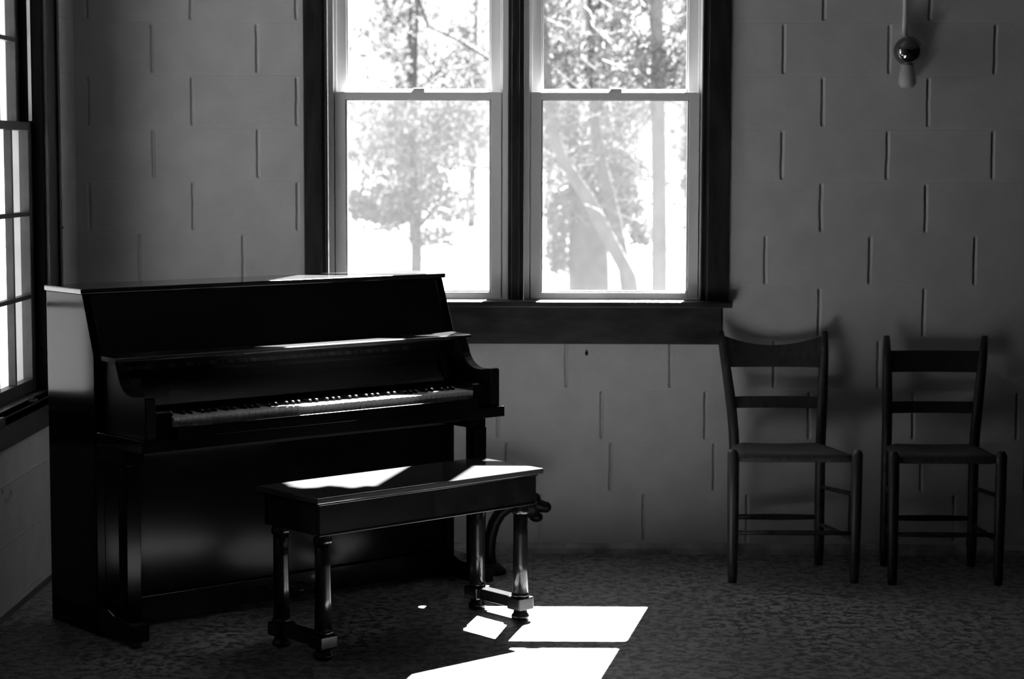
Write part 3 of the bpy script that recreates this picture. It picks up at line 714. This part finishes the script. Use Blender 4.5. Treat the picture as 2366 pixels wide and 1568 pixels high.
TREES = [
('T1',[(-1.79, 30.0, -0.9, 0.095), (-1.77, 30.0, 0.02, 0.085), (-1.77, 30.0, 0.67, 0.078), (-1.81, 30.0, 1.32, 0.059), (-1.83, 30.0, 1.97, 0.046), (-1.79, 30.0, 2.74, 0.039), (-1.76, 30.0, 3.51, 0.029), (-1.73, 30.0, 4.66, 0.02), (-1.7, 30.0, 5.8, 0.01)],
  [[(-1.8, 30.0, 1.19, 0.029), (-1.53, 30.25, 1.42, 0.026), (-1.22, 30.5, 1.5, 0.023), (-0.73, 30.75, 1.39, 0.02), (-0.3, 31.0, 1.24, 0.013)],
   [(-1.71, 30.0, 0.54, 0.029), (-1.34, 30.25, 0.93, 0.023), (-0.72, 30.5, 1.24, 0.016), (-0.36, 30.75, 1.35, 0.01)],
   [(-1.82, 30.0, 1.13, 0.026), (-2.19, 30.25, 0.86, 0.02), (-2.68, 30.5, 0.66, 0.01)],
   [(-1.82, 30.0, 1.77, 0.023), (-2.19, 30.25, 1.97, 0.016), (-2.6, 30.5, 2.3, 0.01)],
   [(-1.76, 30.0, 4.02, 0.026), (-1.6, 30.25, 3.53, 0.029), (-1.15, 30.5, 3.34, 0.029), (-0.75, 30.75, 3.1, 0.026), (-0.3, 31.0, 2.88, 0.02)],
   [(-1.78, 30.0, 3.32, 0.02), (-2.18, 30.25, 3.79, 0.016), (-2.53, 30.5, 4.32, 0.01)],
   [(-1.77, 30.0, 0.28, 0.023), (-1.47, 30.25, 0.3, 0.016), (-1.15, 30.5, 0.2, 0.01)],
   [(-1.79, 30.0, 2.55, 0.02), (-1.47, 30.25, 2.82, 0.013), (-0.95, 30.5, 2.96, 0.01)],
   [(-1.83, 30.0, 1.97, 0.02), (-1.53, 30.25, 2.3, 0.013), (-1.02, 30.5, 2.37, 0.01)]],
  [(-1.98, 30.0, 1.52, 0.91, 0.78, 700), (-2.17, 30.0, 0.8, 0.49, 0.27, 500), (-1.33, 30.0, 0.87, 0.59, 0.33, 260), (-1.78, 30.0, 2.16, 1.11, 0.46, 350), (-2.7, 30.0, 0.87, 0.26, 0.33, 160), (-1.13, 30.0, 1.97, 0.52, 0.46, 200), (-1.52, 30.0, 0.38, 0.39, 0.12, 60), (-2.3, 30.0, 3.13, 0.52, 0.52, 90), (-1.13, 30.0, 2.87, 0.39, 0.39, 70)]),
('T2',[(0.79, 28.0, -0.72, 0.298), (0.77, 28.0, 0.13, 0.286), (0.76, 28.0, 0.74, 0.262), (0.67, 28.0, 1.22, 0.183), (0.58, 28.0, 1.77, 0.116), (0.52, 28.0, 2.55, 0.067), (0.48, 28.0, 3.5, 0.04), (0.44, 28.0, 4.93, 0.015)],
  [[(0.67, 28.0, 1.22, 0.055), (1.01, 28.25, 1.77, 0.037), (1.32, 28.5, 2.26, 0.021), (1.64, 28.75, 2.58, 0.012)],
   [(0.61, 28.0, 1.65, 0.043), (0.28, 28.25, 2.19, 0.027), (0.03, 28.5, 2.69, 0.015)],
   [(0.55, 28.0, 2.37, 0.03), (0.34, 28.25, 2.46, 0.021), (-0.09, 28.5, 2.56, 0.012)],
   [(0.5, 28.0, 2.91, 0.024), (0.82, 28.25, 3.22, 0.018), (1.19, 28.5, 3.36, 0.009)],
   [(0.74, 28.0, 0.86, 0.049), (1.14, 28.25, 1.04, 0.027), (1.52, 28.5, 0.91, 0.012)]],
  [(0.64, 28, 1.65, 0.73, 0.49, 420), (0.4, 28, 0.86, 0.3, 0.37, 260), (1.19, 28, 0.86, 0.37, 0.3, 360), (1.5, 28, 0.5, 0.16, 0.13, 120), (1, 28, 2.19, 0.67, 0.49, 148), (0.34, 28, 0.25, 0.18, 0.37, 200), (1.25, 28, 1.34, 0.37, 0.24, 200), (0.33, 28, 2.91, 0.37, 0.37, 40)]),
('T3',[(1.34, 24.0, -0.4, 0.094), (1.16, 24.0, 0.12, 0.086), (0.87, 24.0, 0.65, 0.083), (0.66, 24.0, 1.06, 0.078), (0.34, 24.0, 1.53, 0.068), (0.21, 24.0, 1.94, 0.063), (0.14, 24.0, 2.66, 0.052), (0.12, 24.0, 3.43, 0.042), (0.1, 24.0, 4.45, 0.021)],
  [[(0.14, 24.0, 2.66, 0.023), (0.34, 24.25, 2.83, 0.016), (0.55, 24.5, 2.82, 0.01)],
   [(0.13, 24.0, 3.12, 0.021), (-0.08, 24.25, 3.5, 0.013), (-0.24, 24.5, 3.78, 0.008)],
   [(0.21, 24.0, 1.94, 0.023), (0.03, 24.25, 2.21, 0.013), (-0.1, 24.5, 2.68, 0.008)]],
  [(0.23, 24, 3.12, 0.42, 0.42, 40), (0.13, 24, 2.15, 0.31, 0.31, 27)]),
('T4',[(1.34, 26.0, -0.56, 0.09), (1.17, 26.0, 0.23, 0.085), (1.02, 26.0, 0.91, 0.079), (0.88, 26.0, 1.47, 0.073), (0.77, 26.0, 2.09, 0.062), (0.75, 26.0, 2.75, 0.051), (0.71, 26.0, 3.59, 0.04), (0.68, 26.0, 4.69, 0.023)],
  [[(0.77, 26.0, 2.09, 0.025), (0.99, 26.25, 2.43, 0.02), (1.34, 26.5, 2.61, 0.011)],
   [(0.75, 26.0, 2.59, 0.023), (0.48, 26.25, 2.91, 0.017), (0.2, 26.5, 3.29, 0.011)],
   [(0.73, 26.0, 2.98, 0.023), (1.16, 26.25, 3.38, 0.014), (1.51, 26.5, 3.57, 0.008)],
   [(0.85, 26.0, 1.64, 0.023), (1.17, 26.25, 1.92, 0.014), (1.46, 26.5, 2.27, 0.008)],
   [(0.72, 26.0, 3.36, 0.02), (0.93, 26.25, 3.72, 0.014)]],
  [(1.04, 26, 2.92, 0.51, 0.51, 103), (1.21, 26, 2.2, 0.4, 0.34, 90), (0.65, 26, 2.59, 0.45, 0.4, 72)]),
('T5',[(1.27, 20.0, -0.34, 0.083), (1.26, 20.0, 0.54, 0.078), (1.25, 20.0, 1.4, 0.074), (1.23, 20.0, 2.26, 0.065), (1.21, 20.0, 3.12, 0.061), (1.19, 20.0, 3.96, 0.048), (1.17, 20.0, 4.89, 0.022)],
  [[(1.23, 20.0, 2.35, 0.02), (1.35, 20.25, 2.66, 0.015), (1.56, 20.5, 2.98, 0.009)],
   [(1.24, 20.0, 2.01, 0.017), (1.07, 20.25, 2.32, 0.013), (0.95, 20.5, 2.5, 0.007)],
   [(1.22, 20.0, 2.86, 0.02), (1.02, 20.25, 3.18, 0.013), (0.85, 20.5, 3.42, 0.009)],
   [(1.22, 20.0, 2.56, 0.017), (1.05, 20.25, 2.68, 0.011), (0.84, 20.5, 2.74, 0.007)]],
  [(1.36, 20, 2.48, 0.22, 0.39, 67), (1.05, 20, 2.6, 0.22, 0.35, 54)]),

]
LB = {'T1': ('small_tree', 'bark', 'leaf', 'young tree with a straight thin trunk and leafy low crown, seen through the left sash', 260),
      'T2': ('broad_tree', 'bark', 'leaf', 'stout dark-trunked evergreen tree in the middle of the right-hand window', 260),
      'T3': ('leaning_tree', 'palebark', 'leaf', 'pale tree leaning down to the right across the stout evergreen', 160),
      'T4': ('slender_tree', 'bark', 'leaflight', 'slender grey tree curving down just behind the pale leaning one', 220),
      'T5': ('tall_tree', 'palebark', 'leaflight', 'straight pale tall tree at the right edge of the right-hand window', 160)}
for k, trunk, brs, bl in TREES:
    nm, bark, lf, lab, ntw = LB[k]
    tree(nm, trunk, brs, bl, bark, lf, 0.055, lab, ntw)
# the wood farther off
random.seed(21)
FAR = []
for i in range(26):
    x = -17 + (i % 13) * 2.7 + (1.3 if i >= 13 else 0) + random.uniform(-.1, .1); y = (60 if i < 13 else 74) + random.uniform(-2, 2)
    FAR.append((x, y))
for i, (x, y) in enumerate(FAR):
    h = random.uniform(9, 14); r = random.uniform(1.8, 2.8); z0 = GZ + 0.010 * max(0, y - 70)
    t = empty('far_tree', (x, y, z0), label='pale leafy tree in the wood across the field, beyond the window trees', category='tree', group='trees of the far wood')
    ln = random.uniform(-.3, .3)
    MB().tube([(0, 0, -0.2), (ln * .3, 0, h * .35), (ln, 0, h * .9)], [0.16, 0.12, 0.03], 8).build('trunk', 'bark', t)
    bl = [(random.uniform(-.5, .5), random.uniform(-1.5, 1.5), random.uniform(1.6, h), random.uniform(.5, .72), random.uniform(.5, 1.1), 46) for _ in range(22)]
    leaves(bl, 0.105).build('foliage', 'leaflight', t, kind='stuff')
